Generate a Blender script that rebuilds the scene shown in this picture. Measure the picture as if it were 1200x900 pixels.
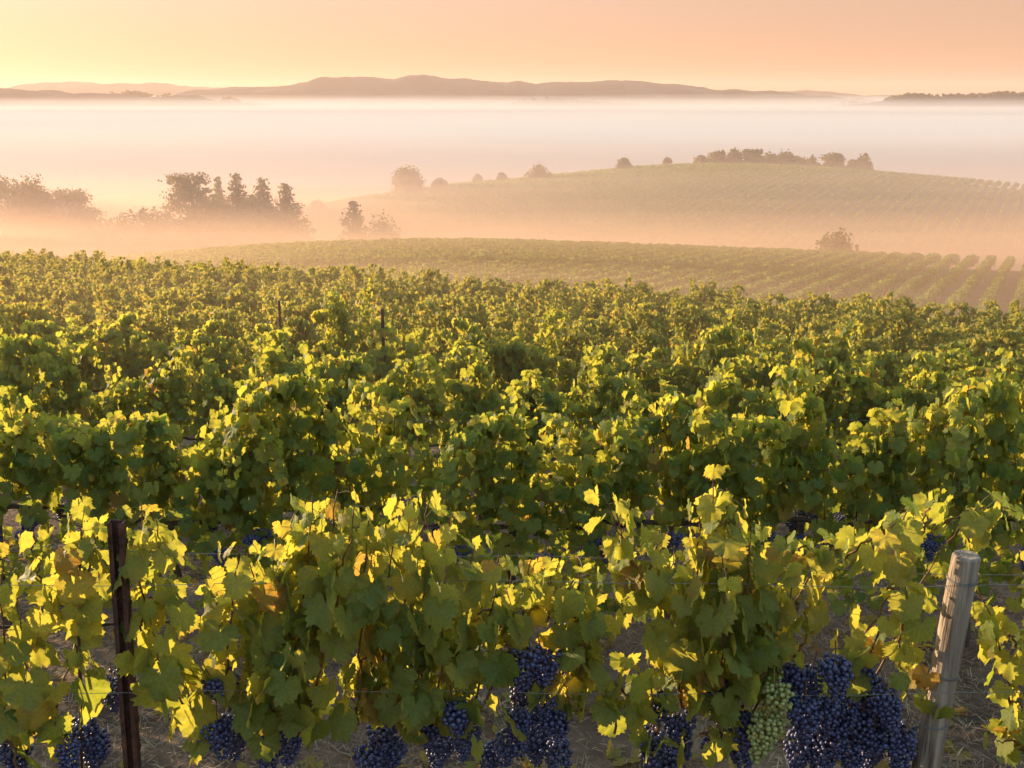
import bpy, math, random
import numpy as np
R = math.radians
scene = bpy.context.scene
for _o in list(bpy.data.objects):
    bpy.data.objects.remove(_o)
C = scene.collection

# ------------------------------------------------------------------ camera
PITCH = 15.8
F = 1167.0                      # focal length in pixels of a 1200 px wide frame
cam_d = bpy.data.cameras.new('camera')
cam_d.sensor_width = 36.0
cam_d.lens = 36.0 * F / 1200.0
cam_d.clip_start = 0.05
cam_d.clip_end = 40000
cam = bpy.data.objects.new('camera', cam_d)
C.objects.link(cam)
cam.location = (0, 0, 0)        # the eye is the origin; the ground lies about 3 m below it
cam.rotation_euler = (R(90 - PITCH), 0, 0)
scene.camera = cam

# ------------------------------------------------------------------ light
SUN_EL, SUN_AZ = 6.6, -56.0     # azimuth measured from the view direction, negative = left
world = bpy.data.worlds.new('World')
scene.world = world
world.use_nodes = True
nt = world.node_tree
bg = nt.nodes['Background']
sky = nt.nodes.new('ShaderNodeTexSky')
sky.sky_type = 'NISHITA'
sky.sun_disc = False
sky.sun_elevation = R(SUN_EL)
sky.sun_rotation = R(SUN_AZ)
sky.altitude = 200
sky.air_density = 1.0
sky.dust_density = 1.0
sky.ozone_density = 1.0
# dust near the horizon: it warms and evens out the low sky, the sky overhead stays blue but is brightened as fill
def _mix(blend, fac, a, b):
    m = nt.nodes.new('ShaderNodeMix')
    m.data_type = 'RGBA'; m.blend_type = blend
    for k, v in ((0, fac), (6, a), (7, b)):
        if isinstance(v, (tuple, float)): m.inputs[k].default_value = v
        else: nt.links.new(v, m.inputs[k])
    return m.outputs[2]
_tc = nt.nodes.new('ShaderNodeTexCoord')
_sx = nt.nodes.new('ShaderNodeSeparateXYZ'); nt.links.new(_tc.outputs['Generated'], _sx.inputs[0])
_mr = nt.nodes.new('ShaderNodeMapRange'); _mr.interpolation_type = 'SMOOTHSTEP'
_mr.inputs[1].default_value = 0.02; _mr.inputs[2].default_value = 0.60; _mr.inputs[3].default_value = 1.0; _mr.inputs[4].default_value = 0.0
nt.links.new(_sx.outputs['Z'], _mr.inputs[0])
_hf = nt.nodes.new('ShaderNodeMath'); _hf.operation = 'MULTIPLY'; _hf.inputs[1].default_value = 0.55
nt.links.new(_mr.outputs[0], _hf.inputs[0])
_high = _mix('MULTIPLY', 1.0, sky.outputs[0], (4.2, 4.2, 3.9, 1.0))      # overhead sky brightened, added fill light for the shaded leaves
_low = _mix('MULTIPLY', 1.0, sky.outputs[0], (1.0, 0.555, 0.60, 1.0))
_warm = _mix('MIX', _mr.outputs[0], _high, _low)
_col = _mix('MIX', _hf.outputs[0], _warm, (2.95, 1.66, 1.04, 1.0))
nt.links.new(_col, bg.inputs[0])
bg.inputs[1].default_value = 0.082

sun_d = bpy.data.lights.new('sun', 'SUN')
sun_d.energy = 5.0
sun_d.angle = R(0.6)
sun_d.color = (1.0, 0.72, 0.46)
sun = bpy.data.objects.new('sun', sun_d)
C.objects.link(sun)
from mathutils import Vector, Matrix
_sd = Vector((math.sin(R(SUN_AZ)) * math.cos(R(SUN_EL)), math.cos(R(SUN_AZ)) * math.cos(R(SUN_EL)), math.sin(R(SUN_EL))))
sun.rotation_euler = _sd.to_track_quat('Z', 'Y').to_euler()
sun.location = (-40, 30, 30)

scene.view_settings.view_transform = 'Standard'
scene.view_settings.look = 'None'
scene.view_settings.gamma = 1.0
scene.view_settings.exposure = 1.55
scene.view_settings.use_curve_mapping = False

scene.render.engine = 'CYCLES'
cy = scene.cycles
cy.use_denoising = True
cy.max_bounces = 8
cy.diffuse_bounces = 3
cy.glossy_bounces = 2
cy.transmission_bounces = 4
cy.volume_bounces = 2
cy.transparent_max_bounces = 8
cy.sample_clamp_indirect = 6.0

# ------------------------------------------------------------------ helpers
SP, CP = math.sin(R(PITCH)), math.cos(R(PITCH))

def ray(px, py):
    """slope of the sight line: x and z per metre of forward distance"""
    u, v = (px - 600.0) / F, (450.0 - py) / F
    f = CP + v * SP
    return u / f, (-SP + v * CP) / f

def P(px, py, d):
    a, b = ray(px, py)
    return (a * d, d, b * d)

def mesh_np(name, verts, polys, mats, parent=None, smooth=True, mat_idx=None, attrs=None, link=True):
    """polys: list of integer arrays (n,k); one mesh object out of them"""
    verts = np.asarray(verts, dtype=np.float32)
    me = bpy.data.meshes.new(name)
    me.vertices.add(len(verts))
    me.vertices.foreach_set('co', verts.ravel())
    loops = np.concatenate([np.asarray(p, dtype=np.int32).ravel() for p in polys])
    sizes = np.concatenate([np.full(len(p), np.asarray(p).shape[1], dtype=np.int32) for p in polys])
    starts = np.concatenate([[0], np.cumsum(sizes)[:-1]]).astype(np.int32)
    me.loops.add(len(loops))
    me.loops.foreach_set('vertex_index', loops)
    me.polygons.add(len(sizes))
    me.polygons.foreach_set('loop_start', starts)
    if mat_idx is not None:
        me.polygons.foreach_set('material_index', np.asarray(mat_idx, dtype=np.int32))
    me.polygons.foreach_set('use_smooth', np.full(len(sizes), smooth, dtype=bool))
    for k, (typ, a) in (attrs or {}).items():
        at = me.attributes.new(k, typ, 'POINT')
        at.data.foreach_set('value' if typ == 'FLOAT' else 'vector', np.asarray(a, dtype=np.float32).ravel())
    me.update(calc_edges=True)
    me.validate()
    for m in (mats if isinstance(mats, (list, tuple)) else [mats]):
        me.materials.append(m)
    if not link:
        return me
    return put(name, me, parent)

def put(name, me, parent=None, loc=(0, 0, 0), rz=0.0, scale=None):
    o = bpy.data.objects.new(name, me)
    C.objects.link(o)
    o.location = loc
    o.rotation_euler = (0, 0, rz)
    if scale:
        o.scale = scale
    if parent:
        o.parent = parent
    return o

def tag(o, label=None, cat=None, group=None, kind=None):
    if label: o['label'] = label
    if cat: o['category'] = cat
    if group: o['group'] = group
    if kind: o['kind'] = kind
    return o

def empty(name, loc, rz=0.0):
    o = bpy.data.objects.new(name, None)
    o.empty_display_size = 0.2
    C.objects.link(o)
    o.location = loc
    o.rotation_euler = (0, 0, rz)
    return o

class Geo:
    """collects vertices and faces of one mesh"""
    def __init__(s):
        s.v, s.f, s.n, s.m = [], [], 0, []
    def add(s, v, f, m=0):
        v = np.asarray(v, dtype=np.float32)
        f = np.asarray(f, dtype=np.int32)
        s.v.append(v); s.f.append(f + s.n); s.n += len(v)
        s.m.append(np.full(len(f), m, dtype=np.int32))
    def tube(s, pts, rad, seg=6, m=0, cap=True):
        pts = np.asarray(pts, dtype=np.float64)
        n = len(pts)
        rad = np.full(n, rad) if np.isscalar(rad) else np.asarray(rad)
        t = np.gradient(pts, axis=0)
        t /= np.linalg.norm(t, axis=1)[:, None] + 1e-9
        ref = np.array([0, 0, 1.0]) if abs(t[:, 2]).mean() < 0.8 else np.array([0, 1.0, 0])
        a = np.cross(t, ref); a /= np.linalg.norm(a, axis=1)[:, None] + 1e-9
        b = np.cross(t, a)
        ang = np.arange(seg) * 2 * np.pi / seg
        ring = pts[:, None, :] + rad[:, None, None] * (np.cos(ang)[None, :, None] * a[:, None, :] + np.sin(ang)[None, :, None] * b[:, None, :])
        v = ring.reshape(-1, 3)
        i = np.arange(n - 1)[:, None] * seg
        j = np.arange(seg)[None, :]
        k = (j + 1) % seg
        f = np.stack([i + j, i + k, i + seg + k, i + seg + j], -1).reshape(-1, 4)
        s.add(v, f, m)
        if cap:
            for base in (0, (n - 1) * seg):
                c = pts[0] if base == 0 else pts[-1]
                vv = np.vstack([v[base:base + seg], c])
                jj = np.arange(seg)
                s.add(vv, np.stack([jj, (jj + 1) % seg, np.full(seg, seg)], -1), m)
    def box(s, lo, hi, m=0):
        (x0, y0, z0), (x1, y1, z1) = lo, hi
        v = [(x0,y0,z0),(x1,y0,z0),(x1,y1,z0),(x0,y1,z0),(x0,y0,z1),(x1,y0,z1),(x1,y1,z1),(x0,y1,z1)]
        s.add(v, [(0,3,2,1),(4,5,6,7),(0,1,5,4),(1,2,6,5),(2,3,7,6),(3,0,4,7)], m)
    def build(s, name, mats, parent=None, smooth=True, link=True, attrs=None):
        return mesh_np(name, np.vstack(s.v), s.f, mats, parent, smooth, np.concatenate(s.m), attrs, link)

def smoothstep(a, b, x):
    t = np.clip((x - a) / (b - a), 0, 1)
    return t * t * (3 - 2 * t)

_rg = np.random.default_rng(7)
_NT = _rg.random((64, 64))
def vnoise(x, y):
    """smooth value noise, about 0..1"""
    xi, yi = np.floor(x).astype(int), np.floor(y).astype(int)
    fx, fy = x - xi, y - yi
    fx = fx * fx * (3 - 2 * fx); fy = fy * fy * (3 - 2 * fy)
    g = lambda a, b: _NT[a % 64, b % 64]
    return (g(xi, yi) * (1 - fx) + g(xi + 1, yi) * fx) * (1 - fy) + (g(xi, yi + 1) * (1 - fx) + g(xi + 1, yi + 1) * fx) * fy
def fbm(x, y, o=4):
    r, a, s = 0, 0.5, 1.0
    for _ in range(o):
        r = r + a * vnoise(x * s + 17.3 * _, y * s - 9.1 * _); a *= 0.5; s *= 2.07
    return r

# ------------------------------------------------------------------ materials
def new_mat(name):
    m = bpy.data.materials.new(name)
    m.use_nodes = True
    n = m.node_tree.nodes
    for x in list(n): n.remove(x)
    out = n.new('ShaderNodeOutputMaterial')
    return m, m.node_tree, out

def nd(t, typ, **kw):
    x = t.nodes.new(typ)
    for k, v in kw.items():
        if k.startswith('i_'):
            x.inputs[int(k[2:]) if k[2:].isdigit() else k[2:]].default_value = v
        else:
            setattr(x, k, v)
    return x

def ramp(t, src, stops):
    r = t.nodes.new('ShaderNodeValToRGB')
    e = r.color_ramp.elements
    while len(e) < len(stops): e.new(0.5)
    for el, (p, c) in zip(e, stops):
        el.position = p
        el.color = (*c, 1) if len(c) == 3 else c
    t.links.new(src, r.inputs[0])
    return r.outputs[0]

def math_n(t, op, a, b=None, c=None):
    x = t.nodes.new('ShaderNodeMath'); x.operation = op
    for i, v in enumerate((a, b, c)):
        if v is None: continue
        if isinstance(v, (int, float)): x.inputs[i].default_value = v
        else: t.links.new(v, x.inputs[i])
    return x.outputs[0]

def rough_mat(name, stops, scale=5.0, detail=6, rough=0.85, bump=0.3, bump_scale=None, stretch=None, spec=0.3):
    m, t, out = new_mat(name)
    p = nd(t, 'ShaderNodeBsdfPrincipled')
    p.inputs['Roughness'].default_value = rough
    p.inputs['Specular IOR Level'].default_value = spec
    tc = nd(t, 'ShaderNodeTexCoord')
    mp = nd(t, 'ShaderNodeMapping')
    if stretch: mp.inputs['Scale'].default_value = stretch
    t.links.new(tc.outputs['Object'], mp.inputs[0])
    n1 = nd(t, 'ShaderNodeTexNoise'); n1.inputs['Scale'].default_value = scale; n1.inputs['Detail'].default_value = detail
    t.links.new(mp.outputs[0], n1.inputs['Vector'])
    col = ramp(t, n1.outputs[0], stops)
    t.links.new(col, p.inputs['Base Color'])
    if bump:
        n2 = nd(t, 'ShaderNodeTexNoise'); n2.inputs['Scale'].default_value = bump_scale or scale * 3; n2.inputs['Detail'].default_value = 6
        t.links.new(mp.outputs[0], n2.inputs['Vector'])
        b = nd(t, 'ShaderNodeBump'); b.inputs['Strength'].default_value = bump; b.inputs['Distance'].default_value = 0.02
        t.links.new(n2.outputs[0], b.inputs['Height'])
        t.links.new(b.outputs[0], p.inputs['Normal'])
    t.links.new(p.outputs[0], out.inputs[0])
    return m

def leaf_mat(name, veins=False, dif=((0.070, 0.125, 0.030), (0.15, 0.18, 0.042), (0.24, 0.19, 0.045)),
             trn=((0.27, 0.33, 0.03), (0.62, 0.55, 0.06), (0.70, 0.46, 0.05)), mix=0.5, attr='tint', rough=0.6):
    """thin leaf: reflects green, lets yellow-green light through; tint 0..1 runs green - yellow - brown"""
    m, t, out = new_mat(name)
    at = nd(t, 'ShaderNodeAttribute', attribute_name=attr)
    stops = (0.0, 0.62, 0.93, 1.0)
    brown = (0.17, 0.09, 0.03)
    c1 = ramp(t, at.outputs['Fac'], list(zip(stops, (*dif, brown))))
    c2 = ramp(t, at.outputs['Fac'], list(zip(stops, (*trn, (0.45, 0.22, 0.05)))))
    p = nd(t, 'ShaderNodeBsdfPrincipled')
    p.inputs['Roughness'].default_value = rough
    p.inputs['Specular IOR Level'].default_value = 0.18
    tr = nd(t, 'ShaderNodeBsdfTranslucent')
    if veins:
        luv = nd(t, 'ShaderNodeAttribute', attribute_name='luv')
        best = None
        for deg in (0, 50, -50, 106, -106):
            dx, dy = math.sin(R(deg)), math.cos(R(deg))
            dt = nd(t, 'ShaderNodeVectorMath', operation='DOT_PRODUCT'); dt.inputs[1].default_value = (dx, dy, 0)
            t.links.new(luv.outputs['Vector'], dt.inputs[0])
            cr = nd(t, 'ShaderNodeVectorMath', operation='DOT_PRODUCT'); cr.inputs[1].default_value = (dy, -dx, 0)
            t.links.new(luv.outputs['Vector'], cr.inputs[0])
            a = math_n(t, 'ABSOLUTE', cr.outputs['Value'])
            behind = math_n(t, 'LESS_THAN', dt.outputs['Value'], 0.0)
            a = math_n(t, 'ADD', a, behind)
            # side veins branching off at an angle
            best = a if best is None else math_n(t, 'MINIMUM', best, a)
        v = ramp(t, best, [(0.0, (1, 1, 1)), (0.03, (0.6, 0.6, 0.6)), (0.06, (0, 0, 0))])
        nz = nd(t, 'ShaderNodeTexNoise'); nz.inputs['Scale'].default_value = 7.0; nz.inputs['Detail'].default_value = 5
        t.links.new(luv.outputs['Vector'], nz.inputs['Vector'])
        blot = ramp(t, nz.outputs[0], [(0.3, (0.72, 0.78, 0.8)), (0.7, (1.15, 1.1, 1.0))])
        outs = []
        for c, vc in ((c1, (0.16, 0.19, 0.06)), (c2, (0.40, 0.42, 0.06))):
            mb = nd(t, 'ShaderNodeMix', data_type='RGBA', blend_type='MULTIPLY'); mb.inputs[0].default_value = 1.0
            t.links.new(c, mb.inputs[6]); t.links.new(blot, mb.inputs[7])
            mx = nd(t, 'ShaderNodeMix', data_type='RGBA')
            vf = math_n(t, 'MULTIPLY', v, 0.55)
            t.links.new(vf, mx.inputs[0]); t.links.new(mb.outputs[2], mx.inputs[6]); mx.inputs[7].default_value = (*vc, 1)
            outs.append(mx.outputs[2])
        c1, c2 = outs
        ln = nd(t, 'ShaderNodeVectorMath', operation='LENGTH'); t.links.new(luv.outputs['Vector'], ln.inputs[0])
        n9 = nd(t, 'ShaderNodeTexNoise'); n9.inputs['Scale'].default_value = 2.3; n9.inputs['Detail'].default_value = 4
        tcc = nd(t, 'ShaderNodeTexCoord'); mpp = nd(t, 'ShaderNodeVectorMath', operation='SCALE'); mpp.inputs['Scale'].default_value = 9.0
        t.links.new(tcc.outputs['Object'], mpp.inputs[0]); t.links.new(mpp.outputs[0], n9.inputs['Vector'])
        ed = math_n(t, 'ADD', ln.outputs['Value'], math_n(t, 'MULTIPLY', n9.outputs[0], 1.5))
        edm = nd(t, 'ShaderNodeMapRange'); edm.inputs[1].default_value = 1.62; edm.inputs[2].default_value = 1.85; edm.inputs[4].default_value = 0.8
        t.links.new(ed, edm.inputs[0])
        o2 = []
        for c, bc in ((c1, (0.17, 0.10, 0.04)), (c2, (0.42, 0.25, 0.05))):
            mx = nd(t, 'ShaderNodeMix', data_type='RGBA'); mx.inputs[7].default_value = (*bc, 1)
            t.links.new(edm.outputs[0], mx.inputs[0]); t.links.new(c, mx.inputs[6]); o2.append(mx.outputs[2])
        c1, c2 = o2
        bp = nd(t, 'ShaderNodeBump'); bp.inputs['Strength'].default_value = 0.5; bp.inputs['Distance'].default_value = 0.004
        hh = math_n(t, 'ADD', math_n(t, 'MULTIPLY', v, -0.6), nz.outputs[0])
        t.links.new(hh, bp.inputs['Height'])
        t.links.new(bp.outputs[0], p.inputs['Normal'])
    t.links.new(c1, p.inputs['Base Color'])
    t.links.new(c2, tr.inputs[0])
    mx = nd(t, 'ShaderNodeMixShader'); mx.inputs[0].default_value = mix
    t.links.new(p.outputs[0], mx.inputs[1]); t.links.new(tr.outputs[0], mx.inputs[2])
    t.links.new(mx.outputs[0], out.inputs[0])
    return m

def vol_mat(name, color, density, aniso):
    m, t, out = new_mat(name)
    v = nd(t, 'ShaderNodeVolumePrincipled')
    v.inputs['Color'].default_value = (*color, 1)
    v.inputs['Density'].default_value = density
    v.inputs['Anisotropy'].default_value = aniso
    t.links.new(v.outputs[0], out.inputs['Volume'])
    return m

M = {}
M['soil'] = rough_mat('dry soil', [(0.25, (0.055, 0.038, 0.03)), (0.5, (0.12, 0.085, 0.06)), (0.75, (0.24, 0.18, 0.12))], 2.2, 8, 0.95, 0.8, 9)
M['leaf'] = leaf_mat('vine leaf', True)
M['leaf_far'] = leaf_mat('vine leaf far', trn=((0.22, 0.24, 0.03), (0.46, 0.38, 0.05), (0.55, 0.34, 0.05)))
M['cane'] = rough_mat('red brown cane', [(0.3, (0.07, 0.03, 0.014)), (0.7, (0.19, 0.085, 0.035))], 30, 4, 0.6, 0.2)
M['bark'] = rough_mat('vine bark', [(0.3, (0.03, 0.022, 0.016)), (0.7, (0.12, 0.085, 0.06))], 14, 6, 0.95, 0.9, 40, (1, 1, 0.25))
M['petiole'] = rough_mat('petiole', [(0.3, (0.16, 0.14, 0.04)), (0.7, (0.26, 0.16, 0.06))], 20, 3, 0.6, 0)
M['wood'] = rough_mat('weathered post wood', [(0.30, (0.045, 0.033, 0.025)), (0.43, (0.17, 0.135, 0.10)), (0.58, (0.27, 0.22, 0.17)), (0.75, (0.38, 0.315, 0.245))], 34, 10, 0.92, 1.0, 70, (1, 1, 0.06))
M['rust'] = rough_mat('rusty steel', [(0.3, (0.025, 0.012, 0.008)), (0.6, (0.075, 0.032, 0.02)), (0.8, (0.13, 0.06, 0.035))], 18, 6, 0.8, 0.4)
M['wire'] = rough_mat('galvanised wire', [(0.3, (0.09, 0.085, 0.08)), (0.7, (0.22, 0.21, 0.20))], 40, 2, 0.5, 0)
M['hose'] = rough_mat('black hose', [(0.3, (0.015, 0.014, 0.014)), (0.7, (0.04, 0.035, 0.032))], 20, 2, 0.6, 0)
M['straw'] = rough_mat('straw', [(0.3, (0.10, 0.058, 0.034)), (0.55, (0.22, 0.14, 0.08)), (0.75, (0.42, 0.30, 0.17))], 6, 3, 0.9, 0)
def grape_mat(name, a, b, bloom):
    m, t, out = new_mat(name)
    tc = nd(t, 'ShaderNodeTexCoord')
    at = nd(t, 'ShaderNodeAttribute', attribute_name='tint')
    c = ramp(t, at.outputs['Fac'], [(0, a), (1, b)])
    nz = nd(t, 'ShaderNodeTexNoise'); nz.inputs['Scale'].default_value = 120; nz.inputs['Detail'].default_value = 4
    t.links.new(tc.outputs['Object'], nz.inputs['Vector'])
    f = ramp(t, nz.outputs[0], [(0.38, (0, 0, 0)), (0.66, (0.75, 0.75, 0.75))])
    mx = nd(t, 'ShaderNodeMix', data_type='RGBA'); mx.inputs[7].default_value = (*bloom, 1)
    t.links.new(f, mx.inputs[0]); t.links.new(c, mx.inputs[6])
    p = nd(t, 'ShaderNodeBsdfPrincipled')
    p.inputs['Roughness'].default_value = 0.42
    p.inputs['Specular IOR Level'].default_value = 0.5
    t.links.new(mx.outputs[2], p.inputs['Base Color'])
    t.links.new(p.outputs[0], out.inputs[0])
    return m
M['grape'] = grape_mat('blue grape', (0.010, 0.008, 0.024), (0.024, 0.026, 0.078), (0.078, 0.09, 0.19))
M['grape_green'] = grape_mat('green grape', (0.12, 0.14, 0.025), (0.23, 0.22, 0.05), (0.26, 0.28, 0.11))
M['tree'] = leaf_mat('tree foliage', False, ((0.03, 0.045, 0.014), (0.055, 0.065, 0.02), (0.09, 0.08, 0.03)),
                     ((0.12, 0.12, 0.025), (0.22, 0.18, 0.04), (0.3, 0.2, 0.05)), 0.4)
M['tree_bark'] = rough_mat('tree bark', [(0.3, (0.03, 0.022, 0.017)), (0.7, (0.10, 0.075, 0.055))], 4, 5, 0.95, 0.5)
M['hill'] = rough_mat('far hillside', [(0.35, (0.030, 0.030, 0.030)), (0.55, (0.055, 0.050, 0.046)), (0.7, (0.09, 0.08, 0.072))], 0.006, 8, 1.0, 0, spec=0.0)
M['leaf_hill'] = leaf_mat('vine leaf on the slopes', False, trn=((0.15, 0.25, 0.02), (0.30, 0.36, 0.03), (0.4, 0.3, 0.03)), mix=0.38, dif=((0.032, 0.06, 0.016), (0.07, 0.09, 0.02), (0.11, 0.09, 0.02)))

def ground_mat():
    m, t, out = new_mat('vineyard ground')
    tc = nd(t, 'ShaderNodeTexCoord')
    p = nd(t, 'ShaderNodeBsdfPrincipled'); p.inputs['Roughness'].default_value = 0.95; p.inputs['Specular IOR Level'].default_value = 0.15
    n1 = nd(t, 'ShaderNodeTexNoise'); n1.inputs['Scale'].default_value = 1.1; n1.inputs['Detail'].default_value = 10; n1.inputs['Roughness'].default_value = 0.7
    t.links.new(tc.outputs['Object'], n1.inputs['Vector'])
    soil = ramp(t, n1.outputs[0], [(0.30, (0.040, 0.024, 0.015)), (0.46, (0.085, 0.053, 0.033)), (0.6, (0.15, 0.098, 0.058)), (0.74, (0.25, 0.175, 0.10))])
    n2 = nd(t, 'ShaderNodeTexNoise'); n2.inputs['Scale'].default_value = 0.5; n2.inputs['Detail'].default_value = 8
    t.links.new(tc.outputs['Object'], n2.inputs['Vector'])
    grass = ramp(t, n2.outputs[0], [(0.35, (0.028, 0.034, 0.014)), (0.65, (0.07, 0.06, 0.03))])
    # grassy beyond the first field
    sx = nd(t, 'ShaderNodeSeparateXYZ'); t.links.new(tc.outputs['Object'], sx.inputs[0])
    f = nd(t, 'ShaderNodeMapRange'); f.inputs[1].default_value = 30; f.inputs[2].default_value = 60
    t.links.new(sx.outputs['Y'], f.inputs[0])
    mx = nd(t, 'ShaderNodeMix', data_type='RGBA')
    t.links.new(f.outputs[0], mx.inputs[0]); t.links.new(soil, mx.inputs[6]); t.links.new(grass, mx.inputs[7])
    t.links.new(mx.outputs[2], p.inputs['Base Color'])
    n3 = nd(t, 'ShaderNodeTexNoise'); n3.inputs['Scale'].default_value = 14; n3.inputs['Detail'].default_value = 8
    t.links.new(tc.outputs['Object'], n3.inputs['Vector'])
    b = nd(t, 'ShaderNodeBump'); b.inputs['Strength'].default_value = 0.7; b.inputs['Distance'].default_value = 0.05
    t.links.new(n3.outputs[0], b.inputs['Height']); t.links.new(b.outputs[0], p.inputs['Normal'])
    t.links.new(p.outputs[0], out.inputs[0])
    return m
M['ground'] = ground_mat()

# ------------------------------------------------------------------ terrain
HILL_PX = np.array([250, 350, 400, 470, 530, 600, 650, 700, 750, 800, 850, 900, 950, 1000, 1050, 1100, 1150, 1200, 1300, 1500])
HILL_PY = np.array([262, 247, 237, 227, 219, 213, 208, 203, 198, 195, 194, 195, 197, 200, 204, 208, 212, 217, 228, 250])
_hx, _hz = [], []
for _x, _y in zip(HILL_PX, HILL_PY):
    q = P(_x, _y, 300.0); _hx.append(q[0]); _hz.append(q[2] - 1.6)

def crest_of_field(x):
    return np.clip(32 - 0.7 * x, 17, 52)

def z_field(x, y):
    z = -3.2 - np.interp(y, [-4, 3.3, 6.4, 13, 20, 90], [-0.75, 0, 0.49, 1.58, 2.56, 11.66])
    z = np.where(y < -4, -2.45 + 0.02 * (-4 - y), z)
    z = z - np.where(x > 0, 0.032, 0.022) * np.clip(x, -70, 70) * np.clip((y - 2) / 6, 0.2, 1)
    e = np.maximum(0, y - crest_of_field(x))
    return z - np.where(e < 15, 0.006 * e * e, 1.35 + 0.18 * (e - 15))

def z_hill1(x, y):
    z = -9.7 - 0.066 * y - 0.03 * np.clip(x, 0, 160) - 0.0012 * np.minimum(np.minimum(x + 5, 0) ** 2, 8000)
    e = np.maximum(0, y - (118 - 0.1 * x))
    return z - np.where(e < 25, 0.004 * e * e, 2.5 + 0.2 * (e - 25))

def z_hill2(x, y):
    c = np.interp(x, _hx, _hz)
    s = np.maximum(0, (300 - y) / 120)
    b = np.maximum(0, y - 300)
    return c - 8 * s ** 1.4 - np.where(b < 60, 0.0016 * b * b, 5.76 + 0.19 * (b - 60))

def ground_z(x, y):
    x = np.asarray(x, dtype=np.float64); y = np.asarray(y, dtype=np.float64)
    fl = np.interp(np.maximum(np.abs(y), np.abs(x) * 0.8), [0, 250, 600, 9000], [-34, -34, -60, -60])
    return np.maximum(np.maximum(z_field(x, y), z_hill1(x, y)), np.maximum(z_hill2(x, y), fl))

def graded(*segs):
    a = []
    for lo, hi, st in segs:
        a.append(np.arange(lo, hi, st))
    return np.unique(np.concatenate(a))
gx = graded((-8000, -400, 400), (-400, -60, 8), (-60, 60, 1.0), (60, 400, 8), (400, 8001, 400))
gx = np.unique(np.concatenate([gx, np.arange(-5, 5, 0.1)]))
gy = graded((-600, -20, 40), (-20, 1, 1.0), (1, 12, 0.1), (12, 60, 0.75), (60, 420, 4), (420, 1000, 40), (1000, 9001, 400))
X, Y = np.meshgrid(gx, gy)
Z = ground_z(X, Y) + np.where((Y < 30), 0.10 * (fbm(X * 1.3, Y * 1.3) - 0.5) + 0.05 * (fbm(X * 6, Y * 6, 3) - 0.45), 0)
nx, ny = len(gx), len(gy)
ii = (np.arange(ny - 1)[:, None] * nx + np.arange(nx - 1)[None, :]).ravel()
ground = mesh_np('ground', np.stack([X, Y, Z], -1).reshape(-1, 3), [np.stack([ii, ii + 1, ii + 1 + nx, ii + nx], -1)], M['ground'])
tag(ground, kind='structure')

# far hills: each ridge is a real range with a front and a back slope
def ridge(name, pts, D, base=-55.0, depth=0.16, rough=0.0, seed=0):
    pts = sorted(pts)
    px = np.linspace(pts[0][0], pts[-1][0], 420)
    py = np.interp(px, [p[0] for p in pts], [p[1] for p in pts])
    k = np.hanning(7); k /= k.sum()
    pad = np.pad(py, 3, mode='edge'); py = np.convolve(pad, k, 'valid')
    py = py - 6.0 * (fbm(px / 21.0 + seed, px * 0 + seed, 5) - 0.47)
    a = [ray(x, y) for x, y in zip(px, py)]
    xs = np.array([q[0] for q in a]) * D
    top = np.array([q[1] for q in a]) * D
    n = 25
    s = np.linspace(-1, 1, n)
    prof = np.where(s < 0, np.cos(s * np.pi / 2) ** 1.3, np.cos(s * np.pi / 2) ** 2)
    rs = np.random.default_rng(seed)
    V = []
    for j in range(n):
        yy = D + s[j] * depth * D
        gul = (fbm(xs / (0.045 * D) + seed, np.full_like(xs, yy / (0.06 * D)), 4) - 0.47) * (1 - prof[j]) * prof[j] * 1.1
        z = base + (top - base) * np.clip(prof[j] + gul, 0, 1)
        V.append(np.stack([xs * (1 + 0.25 * s[j] * depth), np.full_like(xs, yy), z], -1))
    V = np.concatenate(V)
    m = len(px)
    i = (np.arange(n - 1)[:, None] * m + np.arange(m - 1)[None, :]).ravel()
    o = mesh_np(name, V, [np.stack([i, i + 1, i + 1 + m, i + m], -1)], M['hill'])
    tag(o, kind='structure')
    return xs, top, D

ridge('hill', [(-700, 118), (-350, 108), (-100, 104), (0, 104), (40, 99), (75, 97), (90, 95.5), (105, 97), (150, 98), (200, 98), (230, 101), (270, 103), (420, 112), (560, 124)], 6500, seed=3)
ridge('hill', [(180, 122), (230, 105), (300, 101.5), (340, 99.5), (378, 91.5), (400, 90), (425, 89.5), (462, 92), (480, 89), (497, 88.5), (520, 91.5), (560, 94), (600, 96), (650, 97), (690, 96), (735, 95), (780, 98), (830, 103), (880, 106), (930, 110), (1000, 116), (1100, 124)], 4600, seed=11)
ridge('hill', [(740, 122), (850, 108), (920, 107.5), (950, 107), (980, 109), (1010, 112), (1080, 114), (1250, 112), (1500, 106), (1900, 112)], 6200, seed=21)
rB = ridge('hill', [(-700, 112), (-300, 98), (-60, 101), (0, 104), (60, 106), (130, 111), (180, 112), (230, 113), (262, 118), (300, 124), (330, 128)], 3500, seed=31)
rC = ridge('hill', [(970, 126), (1030, 120), (1060, 116), (1090, 114), (1140, 114), (1200, 112), (1350, 108), (1600, 104), (1900, 114)], 3200, seed=41)
rD = ridge('hill', [(520, 127), (590, 123), (618, 119), (640, 117), (680, 117), (715, 119), (750, 123), (790, 128)], 3700, seed=51)
rE = ridge('hill', [(960, 127), (985, 122), (1005, 122), (1030, 126)], 3600, seed=61)

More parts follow.
